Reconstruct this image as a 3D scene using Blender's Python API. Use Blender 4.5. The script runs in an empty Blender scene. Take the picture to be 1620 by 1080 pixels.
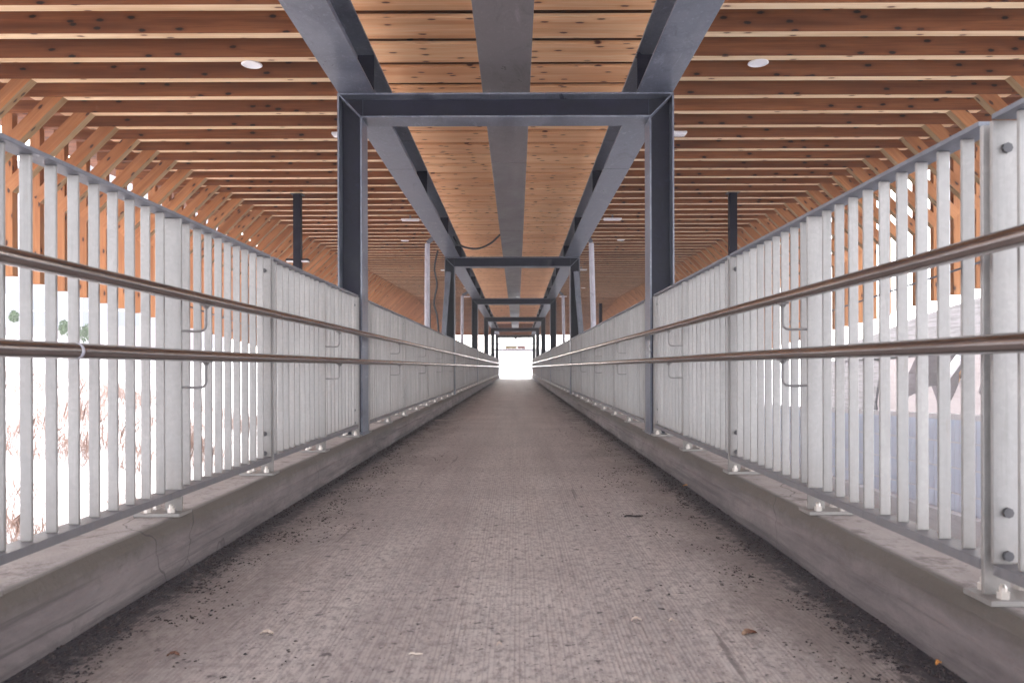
import bpy, math, random
from mathutils import Vector, noise
random.seed(7)
R = math.radians
C = bpy.context.scene.collection
sc = bpy.context.scene

# ------------------------------------------------------------------ camera
CX, CZ, F = 0.08, 0.717, 1250.0            # camera offset, eye height, focal length in 1620-wide pixels
cam = bpy.data.cameras.new("camera"); cam_o = bpy.data.objects.new("camera", cam); C.objects.link(cam_o)
cam.sensor_width = 36; cam.lens = F/1620*36
cam.shift_x = -7.5/1620; cam.shift_y = 41/1620
cam.clip_start = 0.05; cam.clip_end = 3000
cam_o.location = (CX, 0, CZ); cam_o.rotation_euler = (R(90), R(0.17), 0)
cam.dof.use_dof = True; cam.dof.focus_distance = 6.5; cam.dof.aperture_fstop = 6.0
sc.camera = cam_o
# ------------------------------------------------------------------ world, sun, exposure
w = bpy.data.worlds.new("World"); sc.world = w; w.use_nodes = True
nt = w.node_tree; bg = nt.nodes["Background"]
sky = nt.nodes.new("ShaderNodeTexSky"); sky.sky_type = 'NISHITA'; sky.sun_disc = False
sky.sun_elevation = R(30); sky.sun_rotation = R(-22); sky.air_density = 1.0; sky.dust_density = 2.0; sky.ozone_density = 0.6
hs = nt.nodes.new("ShaderNodeHueSaturation"); hs.inputs["Saturation"].default_value = 0.28
nt.links.new(sky.outputs[0], hs.inputs["Color"]); nt.links.new(hs.outputs[0], bg.inputs[0])
bg.inputs[1].default_value = 0.15
sun = bpy.data.lights.new("sun", 'SUN'); sun.energy = 1.5; sun.angle = R(25); sun.color = (1, .95, .9)
sun_o = bpy.data.objects.new("sun", sun); C.objects.link(sun_o)
el, az = R(30), R(-22)
d = Vector((math.sin(az)*math.cos(el), math.cos(az)*math.cos(el), math.sin(el)))   # towards the sun
sun_o.rotation_euler = (-d).to_track_quat('-Z', 'Y').to_euler()
sun_o.location = (0, 0, 30)
sc.view_settings.view_transform = 'Standard'; sc.view_settings.look = 'None'
sc.view_settings.gamma = 1; sc.view_settings.exposure = 3.2
sc.cycles.max_bounces = 10; sc.cycles.diffuse_bounces = 6

# ------------------------------------------------------------------ materials
def lin(c):
    return tuple((v/255/12.92 if v/255 <= .04045 else ((v/255+.055)/1.055)**2.4) for v in c)
class NT:
    def __init__(s, name):
        s.m = bpy.data.materials.new(name); s.m.use_nodes = True; s.t = s.m.node_tree
        s.b = s.t.nodes["Principled BSDF"]
    def n(s, ty, **k):
        x = s.t.nodes.new("ShaderNode"+ty)
        for a, v in k.items(): setattr(x, a, v)
        return x
    def l(s, a, b): s.t.links.new(a, b)
    def noise(s, vec, scale, detail=6, rough=.6, dist=0):
        x = s.n("TexNoise"); x.inputs["Scale"].default_value = scale; x.inputs["Detail"].default_value = detail
        x.inputs["Roughness"].default_value = rough; x.inputs["Distortion"].default_value = dist
        s.l(vec, x.inputs["Vector"]); return x.outputs["Fac"]
    def mapr(s, v, a, b, c=0, d=1):
        x = s.n("MapRange"); s.l(v, x.inputs[0])
        for i, q in enumerate((a, b, c, d)): x.inputs[i+1].default_value = q
        return x.outputs[0]
    def mix(s, fac, a, b, mode='MIX'):
        x = s.n("Mix", data_type='RGBA', blend_type=mode)
        if isinstance(fac, (int, float)): x.inputs[0].default_value = fac
        else: s.l(fac, x.inputs[0])
        for i, v in ((6, a), (7, b)):
            if isinstance(v, tuple): x.inputs[i].default_value = v+(1,)
            else: s.l(v, x.inputs[i])
        return x.outputs[2]
    def math(s, op, a, b=None):
        x = s.n("Math", operation=op)
        for i, v in enumerate((a, b)):
            if v is None: continue
            if isinstance(v, (int, float)): x.inputs[i].default_value = v
            else: s.l(v, x.inputs[i])
        return x.outputs[0]
    def scale(s, vec, v3):
        x = s.n("VectorMath", operation='MULTIPLY'); s.l(vec, x.inputs[0]); x.inputs[1].default_value = v3; return x.outputs[0]
    def pos(s): return s.n("NewGeometry").outputs["Position"]
    def uv(s): return s.n("UVMap").outputs[0]
    def attr(s, name):
        x = s.n("Attribute"); x.attribute_name = name; return x.outputs["Fac"]
    def bump(s, h, dist, strength=1):
        x = s.n("Bump"); x.inputs["Distance"].default_value = dist; x.inputs["Strength"].default_value = strength
        s.l(h, x.inputs["Height"]); s.l(x.outputs[0], s.b.inputs["Normal"])
    def col(s, c):
        if isinstance(c, tuple): s.b.inputs["Base Color"].default_value = c+(1,)
        else: s.l(c, s.b.inputs["Base Color"])
        return s
    def set(s, rough=.6, metal=0, spec=.5):
        if isinstance(rough, (int, float)): s.b.inputs["Roughness"].default_value = rough
        else: s.l(rough, s.b.inputs["Roughness"])
        s.b.inputs["Metallic"].default_value = metal; s.b.inputs["Specular IOR Level"].default_value = spec
        return s.m

def wood(name, dark, mid, light, knot):
    s = NT(name); uv = s.uv()
    g = s.noise(s.scale(uv, (.9, 22, 1)), 1.6, 8, .65, .6)
    g2 = s.noise(s.scale(uv, (.35, 5, 1)), 1.3, 3, .5)
    c = s.mix(s.mapr(g, .36, .62), mid, light)
    g3 = s.noise(s.scale(uv, (.5, 60, 1)), 2.0, 5, .7, .3)
    c = s.mix(s.mapr(g3, .52, .72, 0, .55), c, dark)
    c = s.mix(s.mapr(g2, .45, .75), c, dark)
    tn = s.attr("tone")
    c = s.mix(s.mapr(tn, 0, 1, 0, .5), c, dark)
    v = s.n("TexVoronoi", voronoi_dimensions='2D'); v.inputs["Scale"].default_value = 1
    warp = s.n("VectorMath", operation='ADD'); s.l(s.scale(uv, (3.4, 8.0, 1)), warp.inputs[0])
    nz = s.n("TexNoise"); nz.inputs["Scale"].default_value = 25; s.l(uv, nz.inputs["Vector"])
    s.l(s.scale(nz.outputs["Color"], (.10, .10, 0)), warp.inputs[1])
    s.l(warp.outputs[0], v.inputs["Vector"])
    kn = s.mapr(v.outputs["Distance"], .135, .075)
    halo = s.mapr(v.outputs["Distance"], .30, .08, 0, .5)
    hc = s.n("SeparateColor"); s.l(v.outputs["Color"], hc.inputs[0])
    pick = s.mapr(hc.outputs[0], .46, .50)                       # only some cells hold a knot
    c = s.mix(s.math('MULTIPLY', halo, pick), c, dark)
    c = s.mix(s.math('MULTIPLY', kn, pick), c, knot)
    s.col(c); s.bump(g, .0012, .5)
    return s.set(.68, 0, .25)
M = {}
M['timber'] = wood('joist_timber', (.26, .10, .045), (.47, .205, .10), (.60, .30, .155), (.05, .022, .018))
M['edgewood'] = wood('planed_underside_timber', (.50, .31, .165), (.74, .53, .325), (.84, .66, .44), (.16, .07, .045))  # rib undersides: pale copy of the timber, light from below put into the colour
M['timber'] = wood('joist_timber', (.11, .036, .015), (.235, .082, .032), (.345, .135, .055), (.02, .010, .012))  # rib sides: same timber darkened, the shade between ribs is in the colour
M['edgewood2'] = wood('brace_underside_timber', (.24, .14, .065), (.36, .235, .12), (.44, .31, .18), (.07, .035, .02))  # brace undersides: paler copy with the light from below painted in
M['brace'] = wood('brace_timber', (.25, .095, .037), (.42, .175, .07), (.53, .25, .11), (.06, .025, .02))  # braces and uprights: timber brightened to carry the light near the open sides
M['board'] = wood('soffit_pine', (.62, .26, .11), (.90, .47, .235), (.96, .66, .39), (.12, .045, .03))

def steel(name, a, b, rough=.45, scale=5, spec=.45):
    s = NT(name); p = s.pos()
    n1 = s.noise(s.scale(p, (1, .6, 1)), scale, 8, .7, .8); n2 = s.noise(s.scale(p, (3, 2, 3)), 14, 5, .6)
    c = s.mix(s.mapr(n1, .4, .7), a, b); c = s.mix(s.mapr(n2, .55, .8, 0, .35), c, tuple(min(1, v*1.8) for v in b))
    n4 = s.noise(s.scale(p, (1.6, .5, 1.6)), 3.2, 7, .75, 1.5); c = s.mix(s.mapr(n4, .56, .68, 0, .5), c, tuple(v*.45 for v in a))
    n5 = s.noise(s.scale(p, (5, 1.2, 5)), 2.2, 6, .7, 1.0); c = s.mix(s.mapr(n5, .60, .72, 0, .45), c, tuple(min(1, v*1.9) for v in b))
    s.col(c); s.bump(n2, .0006, .4)
    return s.set(s.mapr(n1, .3, .7, rough-.12, rough+.15), 0, spec)
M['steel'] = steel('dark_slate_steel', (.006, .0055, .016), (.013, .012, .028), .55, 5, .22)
M['girder'] = steel('weathered_girder_steel', (.085, .092, .125), (.19, .20, .24), .38, 3.2)
M['duct'] = steel('painted_sheet_metal', (.13, .115, .12), (.155, .135, .14), .38, 2)
M['rod'] = steel('dull_zinc_rod', (.13, .12, .12), (.22, .20, .20), .45)
M['edge'] = steel('light_steel', (.34, .33, .38), (.48, .46, .52), .5)

def galv(name, a, b, rough=.5):
    s = NT(name); p = s.pos()
    v = s.n("TexVoronoi"); v.inputs["Scale"].default_value = 90; s.l(p, v.inputs["Vector"])
    hc = s.n("SeparateColor"); s.l(v.outputs["Color"], hc.inputs[0])
    n1 = s.noise(s.scale(p, (1, 1, .25)), 9, 6, .65)
    c = s.mix(s.mapr(n1, .35, .7), a, b); c = s.mix(s.mapr(hc.outputs[0], 0, 1, 0, .25), c, tuple(v*.75 for v in a))
    n3 = s.noise(s.scale(p, (2, 2, .5)), 16, 4, .6)
    c = s.mix(s.mapr(n3, .66, .78, 0, .45), c, (.22, .16, .12))
    oi = s.n("ObjectInfo"); c = s.mix(s.mapr(oi.outputs["Random"], 0, 1, 0, .28), c, tuple(v*.55 for v in a))
    n4 = s.noise(s.scale(p, (30, 30, 1.6)), 1, 6, .7); c = s.mix(s.mapr(n4, .52, .70, 0, .40), c, tuple(v*.5 for v in a))
    sz = s.n("SeparateXYZ"); s.l(p, sz.inputs[0])
    gz_ = s.math('ADD', sz.outputs[2], s.math('MULTIPLY', s.math('SUBTRACT', n4, .5), .25)); c = s.mix(s.mapr(gz_, .42, .24, 0, .5), c, (.20, .17, .155))
    s.col(c); s.bump(n1, .0008, .3)
    return s.set(s.mapr(n1, .3, .7, rough-.08, rough+.12), .25, .5)
M['galv'] = galv('galvanised_picket', (.26, .245, .24), (.375, .35, .34))
M['rail_flat'] = galv('galvanised_flat_bar', (.15, .155, .185), (.22, .22, .255), .45)

s = NT('stainless_handrail'); p = s.pos(); n = s.noise(s.scale(p, (8, 1, 8)), 12, 4)
s.col(s.mix(n, (.36, .32, .305), (.48, .43, .41))); M['handrail'] = s.set(s.mapr(n, .3, .7, .15, .23), 1, .5)
s = NT('bolt_zinc'); M['bolt'] = s.col((.62, .56, .52)).set(.35, .7)
s = NT('bolt_dark'); M['bolt_dark'] = s.col((.07, .065, .07)).set(.5, .5)
s = NT('white_enamel'); M['white'] = s.col((.8, .78, .8)).set(.4)
s = NT('black_rubber'); M['cable'] = s.col((.012, .012, .02)).set(.55)

def deck_mat():
    s = NT('grooved_concrete'); p = s.pos()
    sp = s.n("SeparateXYZ"); s.l(p, sp.inputs[0]); x = sp.outputs[0]
    warp = s.noise(s.scale(p, (.8, .5, 1)), 1.6, 3)
    gx = s.math('ADD', s.math('MULTIPLY', x, 2*math.pi/.0125), s.math('MULTIPLY', warp, 5.0))
    gr = s.math('SINE', gx)
    grf = s.noise(s.scale(p, (26, .8, 1)), 1, 5, .7)
    fine = s.noise(s.scale(p, (1, .55, 1)), 42, 8, .8)
    med = s.noise(s.scale(p, (1, .45, 1)), 2.6, 8, .65, .5)
    c = s.mix(s.mapr(med, .3, .7), (.46, .405, .385), (.63, .565, .53))
    c = s.mix(s.mapr(fine, .38, .54), (.22, .185, .18), c)
    bands = s.noise(s.scale(p, (.25, 1.7, 1)), 1.0, 4, .6); c = s.mix(s.mapr(bands, .45, .62, 0, .2), c, (.22, .19, .185))
    wear = s.noise(s.scale(p, (3.2, .12, 1)), 1.0, 5, .6); c = s.mix(s.mapr(wear, .48, .66, 0, .45), c, (.24, .20, .195))
    gmask = s.math('MULTIPLY', s.mapr(gr, .1, .9), s.mapr(grf, .35, .65, 0, .6))
    c = s.mix(gmask, c, (.22, .18, .178))
    # long dark scrape marks and cracks running along the walk
    lm = s.noise(s.scale(p, (16, .55, 1)), 1.3, 4, .5)
    c = s.mix(s.mapr(lm, .69, .72, 0, .6), c, (.09, .07, .073))
    cross = s.noise(s.scale(p, (.7, 11, 1)), 1.5, 5, .6)
    c = s.mix(s.mapr(cross, .62, .75, 0, .4), c, (.20, .165, .16))
    spots = s.noise(p, 21, 3, .5)
    c = s.mix(s.mapr(spots, .66, .70, 0, .85), c, (.04, .032, .036))
    spots2 = s.noise(p, 60, 2, .5)
    c = s.mix(s.mapr(spots2, .66, .70, 0, .8), c, (.035, .03, .033))
    # dirt that has washed up along both kerbs
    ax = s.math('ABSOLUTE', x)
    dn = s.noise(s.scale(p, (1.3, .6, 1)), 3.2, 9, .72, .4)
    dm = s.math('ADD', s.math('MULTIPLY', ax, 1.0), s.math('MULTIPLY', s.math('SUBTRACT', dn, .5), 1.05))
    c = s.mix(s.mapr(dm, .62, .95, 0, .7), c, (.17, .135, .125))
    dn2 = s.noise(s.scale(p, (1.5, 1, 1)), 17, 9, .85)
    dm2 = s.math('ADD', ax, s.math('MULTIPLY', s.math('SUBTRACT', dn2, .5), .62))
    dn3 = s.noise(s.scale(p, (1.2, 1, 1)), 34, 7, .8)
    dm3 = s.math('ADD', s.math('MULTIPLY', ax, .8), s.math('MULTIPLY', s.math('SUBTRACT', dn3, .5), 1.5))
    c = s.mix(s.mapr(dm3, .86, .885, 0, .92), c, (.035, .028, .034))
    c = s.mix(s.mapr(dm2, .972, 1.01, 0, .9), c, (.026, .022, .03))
    s.col(c)
    h = s.math('ADD', s.math('MULTIPLY', s.math('MULTIPLY', gr, s.mapr(grf, .35, .65, 0, 1)), .35), s.math('MULTIPLY', med, 3.0))
    s.bump(h, .0028, .5)
    return s.set(.5, 0, .55)
M['deck'] = deck_mat()
def conc(name, a, b, stain, board=False):
    s = NT(name); p = s.pos()
    n1 = s.noise(s.scale(p, (1, .35, 1.4)), 3.5, 9, .7, .4); n2 = s.noise(p, 45, 6, .7); n3 = s.noise(s.scale(p, (2, .8, 5)), 2.5, 6, .65)
    c = s.mix(s.mapr(n1, .3, .7), a, b)
    c = s.mix(s.mapr(n3, .5, .75, 0, .8), c, stain)
    c = s.mix(s.mapr(n2, .6, .75, 0, .45), c, tuple(v*.45 for v in a))
    if board:
        q = s.n("TexNoise"); q.inputs["Scale"].default_value = 1; q.inputs["Detail"].default_value = 4
        s.l(s.scale(p, (.2, 1.2, 22)), q.inputs["Vector"])
        c = s.mix(s.mapr(q.outputs[0], .45, .6, 0, .8), c, stain)
    s.col(c); s.bump(n2, .004, .5)
    return s.set(.85, 0, .3)
def kerb_mat():
    s = NT('weathered_kerb_concrete'); p = s.pos()
    n1 = s.noise(s.scale(p, (1, .4, 1.6)), 4, 9, .72, .5); n2 = s.noise(p, 60, 6, .75); n3 = s.noise(s.scale(p, (3, .35, 14)), 2.2, 7, .7, .3); n4 = s.noise(p, 13, 9, .75)
    sp = s.n("SeparateXYZ"); s.l(p, sp.inputs[0]); ax = s.math('ABSOLUTE', sp.outputs[0]); z = sp.outputs[2]
    c = s.mix(s.mapr(n1, .32, .68), (.135, .11, .11), (.27, .225, .22))
    c = s.mix(s.mapr(n3, .50, .62, 0, .75), c, (.10, .085, .085))
    c = s.mix(s.mapr(n4, .56, .72, 0, .6), c, (.13, .11, .105))
    # moss and grime along the arris, breaking up at its borders
    q = s.math('ADD', z, s.math('MULTIPLY', s.math('SUBTRACT', n4, .5), .09))
    band = s.math('MULTIPLY', s.mapr(q, .115, .165), s.mapr(s.math('ADD', ax, s.math('MULTIPLY', s.math('SUBTRACT', n4, .5), .07)), 1.165, 1.135))
    c = s.mix(s.math('MULTIPLY', band, .85), c, (.12, .10, .085))
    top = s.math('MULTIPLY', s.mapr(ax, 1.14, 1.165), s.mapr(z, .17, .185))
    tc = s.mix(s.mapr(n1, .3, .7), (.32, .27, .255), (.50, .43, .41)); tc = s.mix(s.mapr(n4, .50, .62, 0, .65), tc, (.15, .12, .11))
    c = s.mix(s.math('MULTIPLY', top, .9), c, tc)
    wp = s.n("TexVoronoi", feature='DISTANCE_TO_EDGE'); wp.inputs["Scale"].default_value = .55
    wv = s.n("VectorMath", operation='ADD'); s.l(p, wv.inputs[0]); nn = s.n("TexNoise"); nn.inputs["Scale"].default_value = 6; s.l(p, nn.inputs["Vector"]); s.l(s.scale(nn.outputs["Color"], (.15, .15, .15)), wv.inputs[1]); s.l(wv.outputs[0], wp.inputs["Vector"])
    c = s.mix(s.mapr(wp.outputs["Distance"], .0022, .0008, 0, .6), c, (.05, .04, .04))
    c = s.mix(s.mapr(n2, .64, .72, 0, .7), c, (.08, .07, .07))
    # splash dirt low on the face
    low = s.mapr(s.math('ADD', z, s.math('MULTIPLY', s.math('SUBTRACT', n1, .5), .12)), .035, -.01, 0, .7)
    c = s.mix(low, c, (.07, .058, .06))
    s.col(c); s.bump(s.math('ADD', n4, s.math('MULTIPLY', n2, .7)), .012, .9)
    return s.set(.85, 0, .3)
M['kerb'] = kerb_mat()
M['pier'] = conc('board_marked_concrete', (.12, .11, .125), (.18, .165, .175), (.06, .055, .06), True)
M['piersmooth'] = conc('smooth_concrete', (.20, .17, .175), (.24, .205, .21), (.15, .12, .125))
M['lowwall'] = conc('white_wall_concrete', (.62, .60, .62), (.72, .70, .72), (.5, .48, .5))
s = NT('snow_and_dead_grass'); p = s.pos()
n1 = s.noise(p, .9, 9, .72); n2 = s.noise(s.scale(p, (1, 1, 1)), 6, 8, .75)
c = s.mix(s.mapr(n2, .46, .60, 0, .95), (.70, .69, .72), (.38, .28, .25)); c = s.mix(s.mapr(n1, .47, .56), (.74, .73, .76), c)
s.col(c); s.bump(n2, .05, .6); M['snow'] = s.set(.8, 0, .2)
s = NT('pale_blue_gravel'); p = s.pos(); n = s.noise(p, 1.5, 8, .75)
M['gravel'] = s.col(s.mix(s.mapr(n, .35, .65), (.13, .14, .19), (.21, .22, .27))).set(.85)
s = NT('blue_corrugated_sheet'); p = s.pos(); n = s.noise(s.scale(p, (1, 6, .3)), 3, 5)
M['blue'] = s.col(s.mix(n, (.66, .71, .83), (.77, .81, .90))).set(.5)
s = NT('yellow_paint'); M['yellow'] = s.col((.28, .23, .13)).set(.5)
s = NT('orange_machine_paint'); p = s.pos(); n = s.noise(p, 6, 5)
M['orange'] = s.col(s.mix(s.mapr(n, .5, .7), (.75, .33, .08), (.35, .16, .07))).set(.5)
s = NT('red_paint'); M['red'] = s.col((.20, .10, .10)).set(.4)
s = NT('pale_plaster'); p = s.pos(); n = s.noise(p, 2, 5); M['plaster'] = s.col(s.mix(n, (.30, .285, .31), (.36, .345, .37))).set(.8)
s = NT('pink_plaster'); M['pink'] = s.col((.40, .34, .35)).set(.8)
s = NT('grey_glass'); M['glass'] = s.col((.24, .25, .28)).set(.3, 0, .4)
s = NT('leaf_green'); p = s.pos(); n = s.noise(p, 5, 3); M['leaf'] = s.col(s.mix(n, (.035, .075, .022), (.07, .13, .04))).set(.6)
s = NT('dead_grass'); p = s.pos(); n = s.noise(p, 3, 3); M['straw'] = s.col(s.mix(n, (.27, .18, .15), (.42, .30, .25))).set(.8)
s = NT('dirt_flakes'); p = s.pos(); n = s.noise(p, 60, 2); M['dirt'] = s.col(s.mix(s.mapr(n, .4, .65), (.018, .015, .02), (.07, .05, .045))).set(.85)
s = NT('dry_leaf'); p = s.pos(); n = s.noise(p, 9, 2); M['dryleaf'] = s.col(s.mix(s.mapr(n, .45, .55), (.33, .22, .15), (.16, .07, .045))).set(.8)
s = NT('pale_scrap'); M['scrap'] = s.col((.60, .49, .42)).set(.7)
s = NT('bark_twig'); M['twig'] = s.col((.03, .026, .03)).set(.8)
s = NT('orange_peel_leaf'); M['oleaf'] = s.col((.5, .22, .06)).set(.7)

# ------------------------------------------------------------------ mesh helpers
class MB:
    def __init__(s): s.v = []; s.f = []; s.uv = []; s.t = []; s.mi = []
    def face(s, pts, uvs, tone, mi=0):
        b = len(s.v); s.v += [tuple(p) for p in pts]; s.f.append(tuple(range(b, b+len(pts)))); s.uv += uvs; s.t.append(tone); s.mi.append(mi)
    def hexa(s, P, L, W, H, tone=None, mi=0):
        """P: 8 corners, index bit0 = along length, bit1 = across, bit2 = up; real welded box"""
        tone = random.random() if tone is None else tone
        ou, ov = random.uniform(0, 60), random.uniform(0, 60)
        b = len(s.v); s.v += [tuple(p) for p in P]
        for q, (a, c) in (((0, 2, 3, 1), 'LW'), ((4, 5, 7, 6), 'LW'), ((0, 1, 5, 4), 'LH'), ((2, 6, 7, 3), 'LH'), ((0, 4, 6, 2), 'WH'), ((1, 3, 7, 5), 'WH')):
            s.f.append(tuple(b+i for i in q)); s.t.append(tone); s.mi.append(mi)
            for i in q:
                l, ww, h = (i & 1)*L, ((i >> 1) & 1)*W, ((i >> 2) & 1)*H
                s.uv.append({'LW': (ou+l, ov+ww), 'LH': (ou+l, ov+3+h), 'WH': (ou+ww, ov+h)}[a+c])
    def box(s, x0, x1, y0, y1, z0, z1, tone=None, mi=0):
        d = (x1-x0, y1-y0, z1-z0); ax = max(range(3), key=lambda i: d[i]); a1, a2 = [i for i in range(3) if i != ax]
        if (ax, a1, a2) == (1, 0, 2): a1, a2 = 2, 0
        lo, hi = (x0, y0, z0), (x1, y1, z1); P = []
        for i in range(8):
            p = [0, 0, 0]; p[ax] = (lo, hi)[i & 1][ax]; p[a1] = (lo, hi)[(i >> 1) & 1][a1]; p[a2] = (lo, hi)[(i >> 2) & 1][a2]; P.append(p)
        s.hexa(P, d[ax], d[a1], d[a2], tone, mi)
    def beam(s, p0, p1, wid, hei, side=(0, 1, 0), tone=None, mi=0):
        p0, p1 = Vector(p0), Vector(p1); d = (p1-p0); L = d.length; d.normalize()
        sd = Vector(side); sd = (sd - d*sd.dot(d)).normalized(); up = d.cross(sd)
        P = [(p0 if not i & 1 else p1) + sd*wid*(((i >> 1) & 1)-.5) + up*hei*(((i >> 2) & 1)-.5) for i in range(8)]
        s.hexa(P, L, wid, hei, tone, mi)
    def tube(s, pts, r, n=10, cap=True, mi=0, radii=None):
        pts = [Vector(p) for p in pts]; b = len(s.v); up = None
        for k, p in enumerate(pts):
            d = (pts[min(k+1, len(pts)-1)]-pts[max(k-1, 0)]).normalized()
            if up is None: up = d.orthogonal().normalized()
            up = (up-d*up.dot(d)).normalized(); sd = d.cross(up)
            rr = radii[k] if radii else r
            for j in range(n):
                a = 2*math.pi*j/n; s.v.append(tuple(p+up*math.cos(a)*rr+sd*math.sin(a)*rr))
        for k in range(len(pts)-1):
            for j in range(n):
                q = (b+k*n+j, b+k*n+(j+1) % n, b+(k+1)*n+(j+1) % n, b+(k+1)*n+j); s.f.append(q); s.t.append(.5); s.mi.append(mi); s.uv += [(0, 0)]*4
        if cap:
            for k, rev in ((0, True), (len(pts)-1, False)):
                q = [b+k*n+j for j in range(n)]
                s.f.append(tuple(q[::-1] if rev else q)); s.t.append(.5); s.mi.append(mi); s.uv += [(0, 0)]*n
    def lathe(s, prof, c, n=20, mi=0):     # prof: (r, z)
        b = len(s.v); c = Vector(c)
        for r, z in prof:
            for j in range(n): a = 2*math.pi*j/n; s.v.append((c.x+r*math.cos(a), c.y+r*math.sin(a), c.z+z))
        for k in range(len(prof)-1):
            for j in range(n):
                s.f.append((b+k*n+j, b+k*n+(j+1) % n, b+(k+1)*n+(j+1) % n, b+(k+1)*n+j)); s.t.append(.5); s.mi.append(mi); s.uv += [(0, 0)]*4
        for k in (0, len(prof)-1):
            s.f.append(tuple(b+k*n+j for j in range(n))); s.t.append(.5); s.mi.append(mi); s.uv += [(0, 0)]*n
    def prism(s, poly, axis, a0, a1, mi=0):   # poly in the other two axes
        def P(q, a):
            l = list(q); l.insert(axis, a); return tuple(l)
        b = len(s.v); n = len(poly); s.v += [P(q, a0) for q in poly]+[P(q, a1) for q in poly]
        F = [tuple(range(b, b+n)), tuple(range(b+2*n-1, b+n-1, -1))]+[(b+i, b+n+i, b+n+(i+1) % n, b+(i+1) % n) for i in range(n)]
        for f in F: s.f.append(f); s.t.append(.5); s.mi.append(mi); s.uv += [(0, 0)]*len(f)
    def build(s, name, mats, parent=None, loc=None, smooth=False, bevel=0, origin=(0, 0, 0)):
        me = bpy.data.meshes.new(name); o3 = Vector(origin)
        me.from_pydata([tuple(Vector(v)-o3) for v in s.v], [], s.f)
        u = me.uv_layers.new(name="UVMap"); u.data.foreach_set("uv", [c for q in s.uv for c in q])
        a = me.attributes.new("tone", 'FLOAT', 'FACE'); a.data.foreach_set("value", s.t)
        for m in (mats if isinstance(mats, list) else [mats]): me.materials.append(m)
        me.polygons.foreach_set("material_index", s.mi)
        if smooth: me.polygons.foreach_set("use_smooth", [True]*len(s.f))
        me.update()
        import bmesh
        bm = bmesh.new(); bm.from_mesh(me); bmesh.ops.recalc_face_normals(bm, faces=bm.faces)
        if bevel:
            bmesh.ops.bevel(bm, geom=[e for e in bm.edges if len(e.link_faces) == 2 and e.calc_face_angle(0) > .5], offset=bevel, segments=1, affect='EDGES', clamp_overlap=True)
        bm.to_mesh(me); bm.free()
        o = bpy.data.objects.new(name, me); C.objects.link(o)
        if parent: o.parent = parent
        if loc: o.location = loc
        elif parent is None and tuple(origin) != (0, 0, 0): o.location = origin
        return o
def tag(o, label, cat, group=None):
    o['label'] = label; o['category'] = cat
    if group: o['group'] = group
    return o
def empty(name, loc, label=None, cat=None, group=None):
    o = bpy.data.objects.new(name, None); C.objects.link(o); o.location = loc; o.empty_display_size = .2
    if label: tag(o, label, cat, group)
    return o
def struct(o): o['kind'] = 'structure'; return o
def stuff(o): o['kind'] = 'stuff'; return o
def put(proto, name, loc, parent):
    c = proto.copy(); c.name = name; C.objects.link(c); c.location = loc; c.parent = parent; return c
def dup(root, loc, label=None, group=None):
    r = root.copy(); C.objects.link(r); r.location = loc
    if label: r['label'] = label
    if group: r['group'] = group
    for ch in list(root.children):
        c = ch.copy(); C.objects.link(c); c.parent = r
        for g in list(ch.children):
            q = g.copy(); C.objects.link(q); q.parent = c
    return r

YS, YE = -5.0, 54.0                      # walkway start (behind the camera) and end
KI, KO, KH = 1.1025, 1.33, .19           # kerb inner face, outer face, height
# ------------------------------------------------------------------ terrain
def gz(x, y):
    base = -1.9
    if x > 1.5: base = -1.9-.45*min(1, (x-1.5)/1.2)
    if x < -1.6: base = -1.55+min(3.4, (-1.6-x)*.22)
    t = max(0, min(1, (y-44)/10)); t = t*t*(3-2*t)
    base = base*(1-t)+(-.06)*t
    if abs(x) > 1.8 or y > 56:
        base += .10*noise.noise(Vector((x*.5, y*.5, 0)))*(1 if y < 60 else .3)*(1 if x < 0 else .3)
    return base
mb = MB()
xs = [-900, -400, -200, -100, -60, -40]+[-30+.5*i for i in range(0, 92)]+[17, 22, 30, 50, 100, 250, 900]
ys = [-300, -100, -40, -20]+[-10+.75*i for i in range(0, 100)]+[70, 80, 100, 140, 200, 300, 500, 1200]
for x in xs:
    for y in ys: mb.v.append((x, y, gz(x, y)))
ny = len(ys)
for i in range(len(xs)-1):
    for j in range(ny-1):
        mb.f.append((i*ny+j, (i+1)*ny+j, (i+1)*ny+j+1, i*ny+j+1)); mb.t.append(.5); mb.mi.append(0); mb.uv += [(0, 0)]*4
struct(mb.build('ground', M['snow'], smooth=True))
mb = MB(); mb.box(-40, 60, 54.06, 200, -.3, -.012); struct(mb.build('gravel_yard', M['gravel']))

# deck
mb = MB(); mb.box(-KI-.02, KI+.02, YS, YE, -.28, 0); struct(mb.build('walkway', M['deck']))
mb = MB(); mb.box(-KO+.004, KO-.004, YS, YE, -.55, -.284); mb.box(-1.0, -.7, YS, YE, -.95, -.555); mb.box(.7, 1.0, YS, YE, -.95, -.555)
struct(mb.build('bridge_substructure', M['kerb']))
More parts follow.
